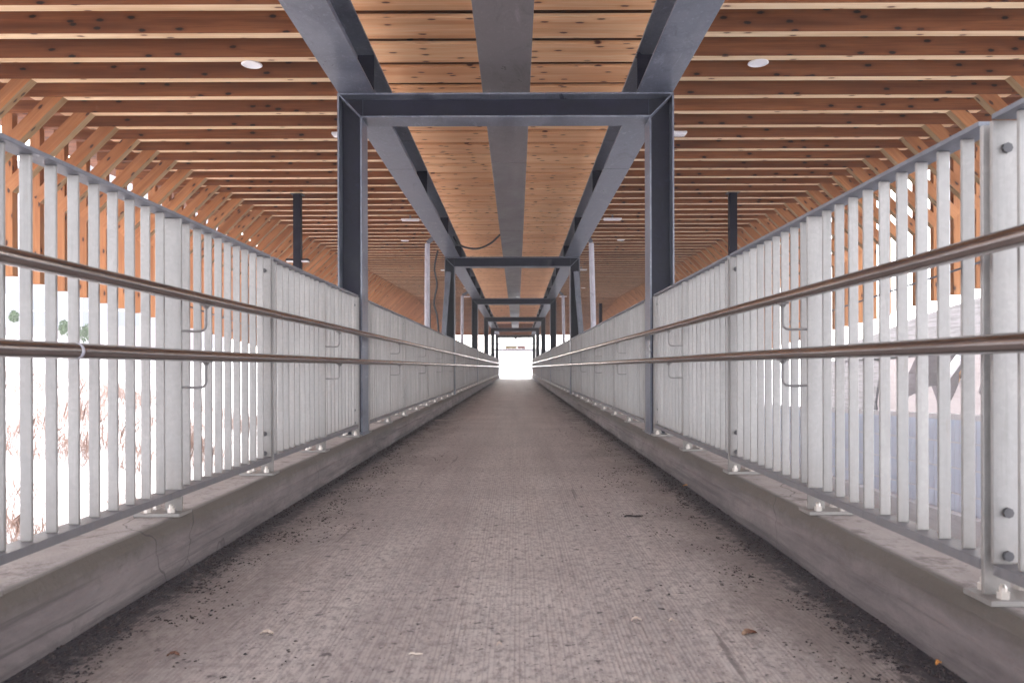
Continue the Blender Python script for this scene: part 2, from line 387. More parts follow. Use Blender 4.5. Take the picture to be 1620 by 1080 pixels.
# kerbs, slightly uneven, with a worn chamfer and joints
def kerb(sg):
    mb = MB(); n = 300; rows = []
    for i in range(n+1):
        y = YS+(YE-YS)*i/n
        j = .009*noise.noise(Vector((y*1.7, sg*9, 0)))+.004*noise.noise(Vector((y*6, sg*5, 3)))
        k = .007*noise.noise(Vector((y*2.3, sg*4, 7)))
        c = .034+.016*noise.noise(Vector((y*3.1, sg*2, 1)))
        rows.append([(KI+j, -.2), (KI+j, KH*.52), (KI+j+.007, KH*.52+.006), (KI+j+.007, KH-c), (KI+c*.8+j+k, KH+k*.1), (KO, KH), (KO, -.2)])
    for i in range(n):
        y0, y1 = YS+(YE-YS)*i/n, YS+(YE-YS)*(i+1)/n
        for a in range(len(rows[0])-1):
            p = [(sg*rows[i][a][0], y0, rows[i][a][1]), (sg*rows[i+1][a][0], y1, rows[i+1][a][1]), (sg*rows[i+1][a+1][0], y1, rows[i+1][a+1][1]), (sg*rows[i][a+1][0], y0, rows[i][a+1][1])]
            mb.face(p, [(0, 0)]*4, .5, 0)
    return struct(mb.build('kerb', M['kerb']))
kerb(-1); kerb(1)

# ------------------------------------------------------------------ fences
PI_, PO = 1.1275, 1.1875                    # post bar inner and outer x
RC = (PI_+PO)/2
ZB, ZT = .27, 1.27
def fence_bits(sg):
    P = {}
    mb = MB(); mb.box(sg*(RC-.015) if sg > 0 else -(RC+.015), sg*(RC+.015) if sg > 0 else -(RC-.015), -.005, .005, ZB+.0125, ZT-.0125); P['picket'] = mb
    return P
def make_post(sg, bolted):
    """returns list of (name, MB, mat, sub) in local coordinates at y=0"""
    a, b = sorted((sg*PI_, sg*PO)); out = []
    m = MB(); m.box(a, b, -.006, .006, KH+.014, ZT-.0125); out.append(('post', m, M['galv'], None))
    pa, pb = sorted((sg*(KI+.012), sg*(KI+.178)))
    m = MB(); m.box(pa, pb, -.055, .055, KH+.001, KH+.014); out.append(('base_plate', m, M['galv'], 'post'))
    for bx in (1.152, 1.236):
        for by in (-.036, .036):
            m = MB(); out.append(('anchor_bolt', m, M['bolt'], 'post'))
            m.tube([(sg*bx, by, KH+.0145), (sg*bx, by, KH+.030)], .0135, 6)
            m.lathe([(.0085, .030), (.0085, .040), (.005, .045)], (sg*bx, by, KH), 8)
    if bolted:
        m = MB(); m.box(a, b, -.042, -.031, ZB+.0125, ZT-.0125); out.append(('end_bar', m, M['galv'], None))
        for z in (1.195, .395, .30):
            m = MB(); out.append(('bolt', m, M['bolt_dark'], 'end_bar'))
            m.tube([(sg*RC, -.0425, z), (sg*RC, -.050, z)], .0115, 8); m.tube([(sg*RC, -.031, z), (sg*RC, -.0065, z)], .008, 6)
    return out
POSTP = {}
PICK = {}
RAILM = {}
hide = []
for sg in (-1, 1):
    for bl in (False, True):
        lst = []
        for nm, m, mt, sub in make_post(sg, bl):
            o = m.build(nm, mt, bevel=.0015 if nm in ('post', 'end_bar', 'base_plate') else 0); hide.append(o); lst.append((nm, o, sub))
        POSTP[(sg, bl)] = lst
    m = fence_bits(sg)['picket']; o = m.build('picket', M['galv'], bevel=.0015); hide.append(o); PICK[sg] = o
def fence(sg, posts, bolted, label, group, ends=(True, True)):
    """posts: y positions, ascending. one railing between two portals"""
    y0 = posts[0]; root = empty('picket_fence', (sg*RC, y0, KH), label, 'fence', group)
    off = Vector((-sg*RC, 0, -KH))
    for y, b in zip(posts, bolted):
        made = {}
        for nm, o, sub in POSTP[(sg, b)]:
            if sub: c = put(o, nm, (0, 0, 0), made[sub])
            else: c = put(o, nm, (off.x, y-y0, off.z), root); made[nm] = c
    for ya, yb in zip(posts[:-1], posts[1:]):
        for k in range(1, 10):
            put(PICK[sg], 'picket', (off.x, ya+(yb-ya)*k/10-y0, off.z), root)
    # rails, one length per bolted panel
    br = [y for y, b in zip(posts, bolted) if b]
    if br[0] != posts[0]: br = [posts[0]]+br
    if br[-1] != posts[-1]: br.append(posts[-1])
    for ya, yb in zip(br[:-1], br[1:]):
        a, b = sorted((sg*(PI_-.002), sg*(PO+.003)))
        for z, nm in ((ZB, 'bottom_rail'), (ZT, 'top_rail')):
            m = MB(); m.box(a, b, ya+.0065, yb-.0425 if yb in [q for q, w_ in zip(posts, bolted) if w_] else yb+.006, z-.012, z if nm == 'top_rail' else z+.012-.0001)
            if nm == 'bottom_rail': pass
            m.build(nm, M['rail_flat'], root, origin=(sg*RC, y0, KH), bevel=.001)
    return root
PORT = [6.12+9.09*i for i in range(6)]
ordn = ['nearest', 'second', 'third', 'fourth', 'fifth', 'sixth']
side = {-1: 'left', 1: 'right'}
for sg in (-1, 1):
    ps = [6.06-1.07*k for k in range(9, -1, -1)]; bl = [(k % 2 == 0) for k in range(9, -1, -1)]
    fence(sg, ps, bl, 'see-through galvanised picket fence on the %s kerb, in front of the nearest steel portal' % side[sg], 'picket fences along both kerbs')
    for i, py in enumerate(PORT):
        a = py+.35; b = (PORT[i+1]-.06) if i < 5 else 53.4
        n = 8 if i < 5 else 2
        ps = [a+(b-a)*k/n for k in range(n+1)]
        bl = [(k % 2 == 0) for k in range(n+1)]
        lb = ('galvanised picket fence on the %s kerb between the %s and %s steel portals' % (side[sg], ordn[i], ordn[i+1])) if i < 5 else 'last short galvanised picket fence on the %s kerb, beyond the sixth steel portal' % side[sg]
        fence(sg, ps, bl, lb, 'picket fences along both kerbs')
for o in hide:
    bpy.data.objects.remove(o, do_unlink=True)

# ------------------------------------------------------------------ handrails
RX = 1.04
for sg in (-1, 1):
    root = empty('handrail', (sg*RX, 0, 0), 'pair of brown steel handrail tubes running along the %s fence on bent rods' % side[sg], 'handrail', 'double handrails along both fences')
    for z in (.965, .762):
        m = MB(); ys_ = [YS+.1+i*(YE-YS-.2)/60 for i in range(61)]
        m.tube([(0, y, z+.0008*math.sin(y*1.9+sg)) for y in ys_], .0205, 18)
        t = m.build('rail_tube', M['handrail'], root, smooth=True)
        for y in ((2.0, 10.1) if sg < 0 and z < .8 else (10.6+sg,)):
            m = MB(); m.tube([(0, y, z), (0, y+.014, z)], .0209, 18); m.build('weld_sleeve', M['edge'], t, smooth=True)
    m = MB(); r = .0046
    pth = [(sg*(PI_-RX), 0, -.113), (sg*.035, 0, -.115), (sg*.012, 0, -.112), (sg*.003, 0, -.103), (0, 0, -.09), (0, 0, -.03)]
    m.tube(pth, r, 8)
    m.tube([(0, 0, -.034), (0, 0, -.020)], .010, 8, radii=[.007, .016]); m.box(-.014, .014, -.03, .03, -.0235, -.0185)
    bp = m.build('bracket', M['rod'], root)
    pos = [6.06-1.07*k for k in (1, 3, 5, 7, 9)]
    for i, py in enumerate(PORT):
        a = py+.35; b = (PORT[i+1]-.06) if i < 5 else 53.4; n = 8 if i < 5 else 2
        pos += [a+(b-a)*k/n for k in range(1, n, 2)]
    first = True
    for y in pos:
        for z in (.965, .762):
            if first: bp.location = (0, y, z); first = False
            else: put(bp, 'bracket', (0, y, z), root)

# ------------------------------------------------------------------ steel portals
PX0, PX1, PTOP, PD = 1.115, 1.305, 2.845, .24
def make_portal():
    root = empty('steel_portal', (0, PORT[0], KH))
    zt = PTOP-KH
    for sg in (-1, 1):
        m = MB()
        for xa, xb, zc in ((PX0, PX0+.013, zt-.19), (PX1-.013, PX1, zt-.0002)):
            a, b = sorted((sg*xa, sg*xb)); m.box(a, b, 0, PD, .02, zc)
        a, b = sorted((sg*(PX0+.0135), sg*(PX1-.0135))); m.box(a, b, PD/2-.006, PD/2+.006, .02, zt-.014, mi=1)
        o = m.build('column', [M['girder'], M['steel']], root, bevel=.0015)  # flanges painted lighter as if lit, recessed web darker as if in shade
        m = MB(); a, b = sorted((sg*(PX0-.004), sg*(PX1+.02))); m.box(a, b, -.02, PD+.02, 0.002, .0195)
        m.build('base_plate', M['girder'], o)
        m = MB(); m.beam((sg*(PX0+.007), PD/2, zt-.185), (sg*(PX1-.012), PD/2, zt-.012), PD-.004, .009)
        m.build('corner_stiffener', M['girder'], o)
    m = MB()
    m.box(-PX1+.0135, PX1-.0135, 0, PD, zt-.013, zt); m.box(-PX0-.012, PX0+.012, .001, PD-.001, zt-.19, zt-.177)
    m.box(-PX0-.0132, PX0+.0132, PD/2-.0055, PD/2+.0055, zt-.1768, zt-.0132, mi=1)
    cb = m.build('crossbeam', [M['girder'], M['steel']], root, bevel=.0015)  # beam flanges and web split into lit and shaded colours like the columns
    return root
p0 = make_portal()
GP = 'steel portal frames over the walkway'
tag(p0, 'nearest and largest dark steel portal frame straddling the walkway', 'steel frame', GP)
lbl = [None, 'second dark steel portal frame, with a leaning brace beside each column', 'third dark steel portal frame along the walkway', 'fourth dark steel portal frame along the walkway',
       'fifth dark steel portal frame along the walkway', 'sixth, farthest dark steel portal frame along the walkway']
ports = [p0]
for i in range(1, 6): ports.append(dup(p0, (0, PORT[i], KH), lbl[i]))
for sg in (-1, 1):   # leaning braces at the second portal
    m = MB(); m.beam((sg*1.225, -.055, 2.36), (sg*1.40, -.065, .06), .10, .095, side=(0, 1, 0)); m.build('leaning_brace', M['girder'], ports[1], bevel=.004)

# pale slender posts outside the fence, tied to the girders
for i, (px, Y, xt) in enumerate(((-1.47, 13.5, -1.44), (1.47, 13.5, 1.36), (-1.55, 23.3, -1.52), (1.52, 23.3, 1.45))):
    g = gz(px, Y); root = empty('slender_post', (px, Y, g), '%s pale slender steel post outside the %s fence, just before the %s portal' % ('near' if i < 2 else 'far', 'left' if i % 2 == 0 else 'right', 'second' if i < 2 else 'third'), 'post', 'pale slender posts outside the fences')
    m = MB(); m.tube([(0, 0, 0), (xt-px, 0, 2.83-g)], .045, 14); m.build('shaft', M['edge'], root, smooth=False)
    sgn = 1 if px > 0 else -1
    m = MB(); m.beam((xt-px, 0, 2.84-g), (sgn*1.285-px, .0, 2.98-g), .05, .07); m.build('tie_arm', M['girder'], root)
    m = MB(); m.box(-.1, .1, -.1, .1, .001, .02); m.build('foot_plate', M['edge'], root)

# ------------------------------------------------------------------ girders and tray
HR, TL, P, T = 2.7, .0168, .5416, .108
Y0 = 7.72
def cz(y):
    if y <= 37.5: return CZ+HR+TL*y
    return CZ+HR+TL*37.5-(y-37.5)*(CZ+HR+TL*37.5-3.27)/(56-37.5)
GB = PTOP+.004
for sg in (-1, 1):
    root = empty('steel_girder', (sg*1.16, YS, GB), 'long grey-blue steel girder resting on the %s ends of the portals' % side[sg], 'girder', 'pair of long girders on the portals')
    cuts = [-1.2, 8.5, 19.9, 29.0, 38.1, 51.5]
    for a, b in zip(cuts[:-1], cuts[1:]):
        m = MB(); a2, b2 = a+.004, b-.004
        m.box(-.14, .14, a2-YS, b2-YS, 0, .016); m.box(-.14, .14, a2-YS, b2-YS, .304, .32); m.box(-.006, .006, a2-YS, b2-YS, .0165, .3035)
        s_ = m.build('girder_section', M['girder'], root, bevel=.002)
        y = a+1.3
        while y < b-.3:
            for u0, u1 in ((-.134, -.0065), (.0065, .134)):
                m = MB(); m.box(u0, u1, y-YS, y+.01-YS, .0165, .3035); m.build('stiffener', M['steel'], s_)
            y += 3.03
root = empty('cable_duct', (0, YS, 2.985), 'wide flat brown-grey sheet metal duct hung centrally under the pine ceiling', 'duct')
y = 0.0
while y < 50:
    m = MB(); m.box(-.195, .195, y+.006-YS, y+2.184-YS, 0, .14); m.build('duct_section', M['duct'], root, bevel=.003)
    for u in (-.17, .14):
        m = MB(); m.box(u, u+.03, y+1.0-YS, y+1.04-YS, .1405, cz(y+1)-2.985-.04); m.build('hanger', M['steel'], root)
    y += 2.19

# ------------------------------------------------------------------ timber canopy
XL, XR = -4.66, 4.92
canopy = empty('timber_canopy', (0, Y0, 3.5), 'long covered roof of close-set orange-brown timber ribs with knee-braced open sides', 'roof')
JD = .27
ks = list(range(-19, 90))
n_part = 0
extra = MB()
for k in ks:
    y = Y0+k*P
    if y > 56: break
    if y < -1.0: continue
    z = cz(y+T/2); d2 = max(.45, .8775+.036*(y-8.78)); db = 1.809+.075*(y-8.78)
    if y > 30: d2 = min(d2, z-.5)
    db = min(max(db, .9), z+1.2)
    m = MB(); subs = []
    xl, xr = XL-d2, XR+d2
    # tie: split in three boards end to end, slight differences
    m.box(xl-.13, XL-.35, y+.0015, y+T-.0015, z+.001, z+JD); m.box(XL-.35, -1.40, y, y+T, z, z+JD); m.box(-1.40, 1.40, y, y+T, z+.0005, z+JD-.0005); m.box(1.40, XR+.35, y, y+T, z, z+JD); m.box(XR+.35, xr+.13, y+.0015, y+T-.0015, z+.001, z+JD)
    for sg, X in ((-1, XL), (1, XR)):
        bw = .135; r2 = math.sqrt(.5)
        # knee brace at 45 degrees, its lower face starting at the kink
        c0 = Vector((X, 0, z))+Vector((sg*r2, 0, r2))*bw/2; dr = Vector((sg*r2, 0, -r2))
        m2 = MB(); subs.append(('knee_brace', m2)); m2.beam(c0+Vector((0, y+T/2, 0))-dr*.10, c0+Vector((0, y+T/2, 0))+dr*(d2/r2), T-.006, bw, side=(0, 1, 0))
        # outer upright
        xo = X+sg*d2; a, b = sorted((xo+sg*.0, xo+sg*.12)); m2 = MB(); subs.append(('upright', m2)); m2.box(a, b, y+.006, y+T-.006, z-db, z-.001)
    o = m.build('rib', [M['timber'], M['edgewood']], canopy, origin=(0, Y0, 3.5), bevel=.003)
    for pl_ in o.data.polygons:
        if pl_.normal.z < -.9 and abs(pl_.center.x) > 1.3 and XL-.36 < pl_.center.x < XR+.36 and abs(pl_.center.x) < 4: pl_.material_index = 1  # painted light on outer undersides; the centre keeps the dark, shaded colour
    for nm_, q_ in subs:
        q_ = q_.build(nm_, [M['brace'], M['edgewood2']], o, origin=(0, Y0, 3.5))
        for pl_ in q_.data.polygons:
            if -.8 < pl_.normal.z < -.6: pl_.material_index = 1  # faces turned down get the lit colour
# roof deck above the ribs
m = MB()
for a, b in ((-1.0, 37.5), (37.5, 56.3)):
    za, zb = cz(a)+JD+.003, cz(b)+JD+.003; n_ = int((b-a)/P)
    for x0, x1 in ((-6.6, 0), (0, 6.8)):
        for i in range(n_):
            ya, yb = a+(b-a)*i/n_, a+(b-a)*(i+1)/n_
            z0, z1 = cz(ya)+JD+.003, cz(yb)+JD+.003
            m.hexa([(x0 if not q & 1 else x1, ya+.001 if not q & 2 else yb-.001, (z0 if not q & 2 else z1)+(.03 if q & 4 else 0)) for q in range(8)], x1-x0, yb-ya, .03)
m.build('roof_deck', M['timber'], canopy, origin=(0, Y0, 3.5))
# pale pine boards between the girders
m = MB()
for k in ks:
    y = Y0+k*P+T; y1 = y+P-T
    if y1 > 50: break
    if y < -1.0: continue
    z = min(cz(y), cz(y1))-.05
    g = .006
    m.box(-1.42, 1.42, y+.014, y1-.014, z, z+.03)
m.build('soffit_boards', M['board'], canopy, origin=(0, Y0, 3.5), bevel=.003)
m = MB(); m.box(-6.9, 7.1, 56.32, 56.5, 3.02, 3.6); m.build('end_fascia', M['timber'], canopy, origin=(0, Y0, 3.5))
for sg, X in ((-1, XL), (1, XR)):   # thin steel wire tying the uprights together
    m = MB(); ys_ = [2+i*2 for i in range(24)]
    m.tube([(X+sg*(.8775+.036*(y-8.78)-.02), y, cz(y)-(1.809+.075*(y-8.78))*.84) for y in ys_], .014, 6)
    m.build('tie_rod', M['girder'], canopy, origin=(0, Y0, 3.5))

def ceil_pt(px, py):
    Z = F*HR/(560-py); return CX+(px-817)*Z/F, Z
# roof columns
def column(px, Y, ztop, wd, label, lamp=False):
    root = empty('roof_column', (px, Y, gz(px, Y)), label, 'column', 'dark steel columns holding up the canopy')
    m = MB(); h = ztop-gz(px, Y); m.box(-wd/2, wd/2, -wd/2, wd/2, .02, h-.01); m.build('shaft', M['steel'], root, bevel=.003)
    m = MB(); m.box(-wd, wd, -wd, wd, 0.001, .0195); m.build('foot_plate', M['steel'], root)
    m = MB(); m.box(-wd*.8, wd*.8, -wd*.8, wd*.8, h-.0095, h-.001); m.build('cap_plate', M['steel'], root)
    return root
column(-3.60, 13.3, cz(13.3)-.0, .125, 'dark steel column left of the walkway carrying a double-arm lamp')
column(3.72, 13.3, cz(13.3), .125, 'dark steel column seen above the right fence, near the nearest portal')
column(-4.35, 40, cz(40), .16, 'far dark steel column beyond the left fence')
column(4.33, 40, cz(40), .16, 'far dark steel column beyond the right fence')
root = empty('column_lamp', (-3.60, 13.3, 2.52), 'small flat double lamp on the dark column left of the walkway', 'lamp')
m = MB(); m.box(-.19, -.063, -.06, .06, 0, .03); m.box(.063, .19, -.06, .06, 0, .03); m.build('housing', M['steel'], root, bevel=.004)
m = MB(); m.box(-.18, -.07, -.05, .05, -.022, -.0005); m.box(.07, .18, -.05, .05, -.022, -.0005); m.build('diffuser', M['white'], root)
# round ceiling speakers / downlights
def disc():
    root = empty('round_downlight', (0, 0, 0))
    m = MB(); m.lathe([(.093, -.001), (.095, -.008), (.086, -.014), (.074, -.014), (.072, -.008)], (0, 0, 0), 32); m.build('trim_ring', M['white'], root, smooth=False)
    m = MB(); m.lathe([(.0715, -.004), (.069, -.009), (.04, -.011)], (0, 0, 0), 28); m.build('lens', M['white'], root)
    return root
dl = disc(); k0 = 0
for n_, (px, py) in enumerate(((403, 103), (1197, 103), (641, 379), (982, 379), (736, 454), (923, 454))):
    x, Y = ceil_pt(px, py+1); Y = Y0+math.floor((Y-Y0)/P)*P+T+.05   # fixed to the far lower edge of a rib
    l = 'white round downlight on the ceiling, %s pair, %s of the walkway' % (('nearest', 'middle', 'farthest')[n_//2], ('left', 'right')[n_ % 2])
    if n_ == 0: dl.location = (x, Y, cz(Y)-.002); tag(dl, l, 'downlight', 'round downlights under the ribs')
    else: dup(dl, (x, Y, cz(Y)-.002), l)
def panel():
    root = empty('strip_light', (0, 0, 0))
    m = MB(); m.box(-.175, .175, -.06, .06, .005, .035); m.build('housing', M['white'], root, bevel=.006)
    m = MB(); m.box(-.16, .16, -.045, .045, -.006, .0045); m.build('diffuser', M['white'], root)
    m = MB(); m.box(-.015, .015, -.015, .015, .0455, .10); m.build('stem', M['girder'], root)
    return root
pl = panel()
for n_, (x, py) in enumerate(((-1.93, 207), (1.93, 207), (-1.98, 337), (1.95, 338), (-2.1, 422), (2.1, 422), (-2.2, 466), (2.2, 466))):
    Y = F*HR/(560-py); Y = Y0+round((Y-Y0-T/2)/P)*P+T/2; l = 'white strip light under the ceiling %s of the walkway, %s from the front' % (('left', 'right')[n_ % 2], ('first', 'second', 'third', 'fourth')[n_//2])
    if n_ == 0: pl.location = (x, Y, cz(Y)-.103); tag(pl, l, 'strip light', 'strip lights under the ribs')
    else: dup(pl, (x, Y, cz(Y)-.103), l)

# hanging cables
def curve(pts, n=24):
    out = []; P_ = [Vector(p) for p in pts]; P_ = [P_[0]*2-P_[1]]+P_+[P_[-1]*2-P_[-2]]
    for i in range(1, len(P_)-2):
        for j in range(n):
            t = j/n; a, b, c, d_ = P_[i-1:i+3]
            out.append(.5*((2*b)+(c-a)*t+(2*a-5*b+4*c-d_)*t*t+(3*b-a-3*c+d_)*t**3))
    out.append(P_[-2]); return out
m = MB(); m.tube(curve([(-1.03, 13.9, 3.02), (-.90, 13.9, 2.86), (-.62, 13.8, 2.79), (-.38, 13.7, 2.86), (-.20, 13.6, 3.0)], 8), .017, 8)
tag(m.build('cable', M['cable'], smooth=True), 'black cable sagging between the left girder and the duct', 'cable')
m = MB(); m.tube(curve([(-1.40, 14.9, 2.93), (-1.47, 14.95, 2.6), (-1.43, 15, 2.3), (-1.49, 15.05, 1.95), (-1.44, 15.1, 1.7), (-1.40, 15.1, 1.3)], 8), .018, 8)
tag(m.build('cable', M['cable'], smooth=True), 'black cable dangling beside the left column of the second portal', 'cable')

# ------------------------------------------------------------------ end of the walkway
root = empty('end_gantry', (0, 58.5, -.012), 'thin steel gantry with a small sign across the far end of the walkway', 'gantry')
m = MB()
for x in (-1.7, 1.7): m.box(x-.06, x+.06, -.06, .06, 0, 2.75)
m.build('upright', M['edge'], root)
m = MB(); m.box(-1.64, 1.64, -.05, .05, 2.42, 2.54); m.box(-1.64, 1.64, -.05, .05, 1.95, 2.12); m.build('crossbar', M['edge'], root)
m = MB(); m.box(-.75, .1, -.12, -.055, 2.125, 2.33); o = m.build('yellow_board', M['yellow'], root)
m = MB(); m.box(.12, .72, -.12, -.055, 2.125, 2.33); o = m.build('red_board', M['red'], root)
root = empty('hanging_lamp', (0, 52.6, 2.62), 'small dark lamp hanging at the far end of the walkway', 'lamp')
m = MB(); m.tube([(0, 0, .1), (0, 0, .37)], .02, 8); m.build('stem', M['steel'], root)
m = MB(); m.lathe([(.03, .10), (.13, .02), (.13, -.02), (.05, -.04)], (0, 0, 0), 14); m.build('lamp_shade', M['steel'], root)
# far building
root = empty('pale_building', (3, 215, -.012), 'low pale pink building across the yard at the far end', 'building')
m = MB(); m.box(-4, 14, 0, 9, 0, 4.4); m.build('wall', M['pink'], root)
m = MB(); m.prism([(-4.4, 4.41), (14.4, 4.41), (12, 5.6), (-2, 5.6)], 1, -.4, 9.4); m.build('roof', M['plaster'], root)
for i in range(4):
    m = MB(); m.box(-2.5+i*3.6, -1.0+i*3.6, -.06, -.01, 1.2, 2.7); m.build('window', M['glass'], root)
root = empty('far_shed', (-6, 230, -.012), 'white shed with a sloping roof behind the yard at the far end', 'building')
m = MB(); m.box(-9, 5, 0, 9, 0, 3.2); m.build('wall', M['plaster'], root)
m = MB(); m.prism([(-9.4, 3.21), (5.4, 3.21), (5.4, 6.2)], 1, -.4, 9.4); m.build('roof', M['plaster'], root)
# red parked car
root = empty('parked_car', (-4.6, 190, -.012), 'dark red car parked in the yard at the far end', 'car')
m = MB(); m.prism([(-2.1, .25), (2.1, .25), (2.15, .75), (1.3, .9), (.7, 1.4), (-1.0, 1.42), (-1.8, .95), (-2.15, .85)], 1, -.85, .85); m.build('body', M['red'], root, bevel=.05)
m = MB(); m.prism([(-.95, .93), (1.05, .93), (.6, 1.32), (-.85, 1.34)], 1, -.86, .86); m.build('side_window', M['glass'], root)
for x in (-1.35, 1.35):
    for yy in (-.87, .67):
        m = MB(); m.tube([(x, yy, .32), (x, yy+.2, .32)], .32, 18); o = m.build('wheel', M['cable'], root)
        m = MB(); m.tube([(x, yy-.01, .32), (x, yy+.21, .32)], .18, 14); m.build('rim', M['edge'], o)

# ------------------------------------------------------------------ right side: sheet fence, viaduct, machine
root = empty('sheet_fence', (7.70, 2, -2.35), 'pale blue corrugated sheet fence on a white concrete base, right of the bridge', 'fence')
def ft(y): return CZ-.825-.032*(y-12)
def fb(y): return CZ-2.59-.036*(min(y, 21)-12)
yy = 2.0
while yy < 32:
    m = MB(); n_ = 24
    for i in range(n_):
        a, b = yy+2*i/n_, yy+2*(i+1)/n_; o1 = 0 if i % 2 else .03; o2 = .03 if i % 2 else 0
        m.face([(7.70+o1, a, fb(a)), (7.70+o2, b, fb(b)), (7.70+o2, b, ft(b)), (7.70+o1, a, ft(a))], [(0, 0)]*4, .5)
        m.face([(7.725+o1, a, fb(a)), (7.725+o1, a, ft(a)), (7.725+o2, b, ft(b)), (7.725+o2, b, fb(b))], [(0, 0)]*4, .5)
    pan = m.build('sheet_panel', M['blue'], root, origin=(7.70, 2, -2.35))
    m = MB()
    for q in (.0, .25, .5, .75):
        z0 = ft(yy)*(1-q)+fb(yy)*q; z1 = ft(yy+2)*(1-q)+fb(yy+2)*q; h = .10 if q == 0 else .02
        m.beam((7.68, yy+.01, z0), (7.68, yy+1.99, z1), .035, h, side=(1, 0, 0))
    m.build('rail', M['white'], pan, origin=(7.70, 2, -2.35)); 
    m = MB(); m.box(7.77, 7.84, yy-.03, yy+.04, -1.93, ft(yy)+.05); m.build('post', M['steel'], root, origin=(7.70, 2, -2.35))
    yy += 2.0
m = MB(); m.prism([(2, -2.5), (32, -2.5), (32, fb(30)-.03), (2, fb(2)-.03)], 0, 7.52, 7.87); m.build('base_wall', M['lowwall'], root, origin=(7.70, 2, -2.35))
m = MB(); m.box(7.25, 7.515, 2, 30, -2.4, -2.28); struct(m.build('yellow_kerb', M['yellow']))
m = MB(); m.box(1.9, 7.24, -8, 42, -2.5, -2.30); struct(m.build('road', M['lowwall']))

# viaduct with flared piers, 12 m to the right
VX = 12.0
def vp(px, py):
    Y = (VX-CX)*F/(px-817); return (Y, CZ+(581-py)*Y/F)
root = empty('concrete_viaduct', (VX, 20, -1.9), 'grey board-marked concrete ramp on flared piers beyond the blue sheet fence', 'viaduct')
m = MB(); top = [vp(1760, 400), vp(1549, 473), vp(1497, 489), vp(1448, 504), vp(1391, 528), vp(1330, 549)]
bot = [vp(1330, 572), vp(1391, 568), vp(1448, 562), vp(1497, 555), vp(1549, 552), vp(1760, 548)]
m.prism(top+bot, 0, VX, VX+5); m.build('ramp_slab', M['pier'], root, origin=(VX, 20, -1.9))
def pier(pts, mt='piersmooth', x0=VX+.05, x1=VX+1.6):
    m = MB(); m.prism([vp(*p) for p in pts], 0, x0, x1); m.build('flared_pier', M[mt], root, origin=(VX, 20, -1.9))
pier([(1300, 573), (1372, 571), (1392, 573), (1381, 637), (1372, 720), (1316, 720), (1311, 640)], 'pier')
pier([(1394, 571), (1446, 566), (1434, 592), (1432, 630), (1470, 612), (1480, 640), (1483, 750), (1398, 750), (1385, 640)], 'piersmooth')
pier([(1519, 560), (1556, 556), (1551, 600), (1544, 622), (1556, 640), (1560, 790), (1492, 770), (1496, 645), (1508, 622), (1517, 598)], 'piersmooth')
m = MB(); m.beam((VX-.04, *vp(1494, 603)), (VX-.04, *vp(1521, 567)), .1, .22, side=(1, 0, 0)); m.build('diagonal_strut', M['white'], root, origin=(VX, 20, -1.9))
pier([(1640, 552), (1760, 548), (1720, 620), (1720, 880), (1640, 860)], 'pier')
# orange machine behind the piers
mx, my = 16.5, 28.5
root = empty('orange_excavator', (mx, my, gz(mx, my)), 'orange construction machine with a black round opening, half hidden by the piers', 'machine')
m = MB(); m.box(-1.3, 1.3, -2.3, 2.3, 1.2, 2.7); m.build('body', M['orange'], root, bevel=.08)
m = MB(); m.box(-1.2, .2, -1.2, .9, 2.71, 3.6); cbn = m.build('cab', M['orange'], root, bevel=.06)
m = MB(); m.box(-1.22, .22, -1.0, .7, 2.9, 3.45); m.build('window', M['glass'], cbn)
m = MB(); m.tube([(-1.31, 0.2, 1.95), (-1.36, 0.2, 1.95)], .34, 24); m.build('round_port', M['cable'], root)
m = MB(); m.box(-1.36, -1.31, -2.3, 2.3, 2.36, 2.44); m.box(-1.36, -1.31, -2.3, 2.3, 1.45, 1.52); m.build('white_stripe', M['white'], root)
for x in (-1.25, .75):
    m = MB(); m.prism([(-2.4, .35), (-2.0, 0), (2.0, 0), (2.4, .35), (2.4, .7), (2.0, 1.0), (-2.0, 1.0), (-2.4, .7)], 0, x, x+.5); m.build('track', M['cable'], root)
m = MB(); m.beam((.6, 1.8, 2.2), (.6, 5.2, 4.2), .35, .45, side=(1, 0, 0)); m.beam((.6, 5.1, 4.25), (.6, 7.0, 1.6), .28, .35, side=(1, 0, 0)); m.build('boom', M['orange'], root)

# ------------------------------------------------------------------ left side: bank, saplings, wall, building
def gl(px, Z): x = CX+(px-817)*Z/F; return x
root = empty('pale_apartment_house', (-24, 38, gz(-24, 38)), 'pale washed-out house with gridded windows up the left bank', 'building')
m = MB(); m.box(-9, 7, 0, 9, -1, 8.5); m.build('wall', M['plaster'], root)
for i in range(7):
    for j in range(3):
        m = MB(); x = -8.2+i*2.15; z = .9+j*2.6; m.box(x, x+1.3, -.05, -.008, z, z+1.5); wn = m.build('window', M['glass'], root)
        m = MB(); m.box(x-.06, x, -.09, -.01, z-.06, z+1.56); m.box(x+1.3, x+1.36, -.09, -.01, z-.06, z+1.56); m.box(x+.62, x+.68, -.09, -.052, z, z+1.5); m.box(x, x+1.3, -.09, -.052, z+.72, z+.78); m.build('frame', M['white'], wn)
m = MB(); m.box(-9.3, 7.3, -.3, 9.3, 8.505, 8.8); m.build('roof', M['plaster'], root)
m = MB(); m.box(-34, -12.5, 31, 31.25, 1.2, 2.35); o = m.build('garden_wall', M['pink']); tag(o, 'low pinkish wall at the top of the left bank below the pale house', 'wall')
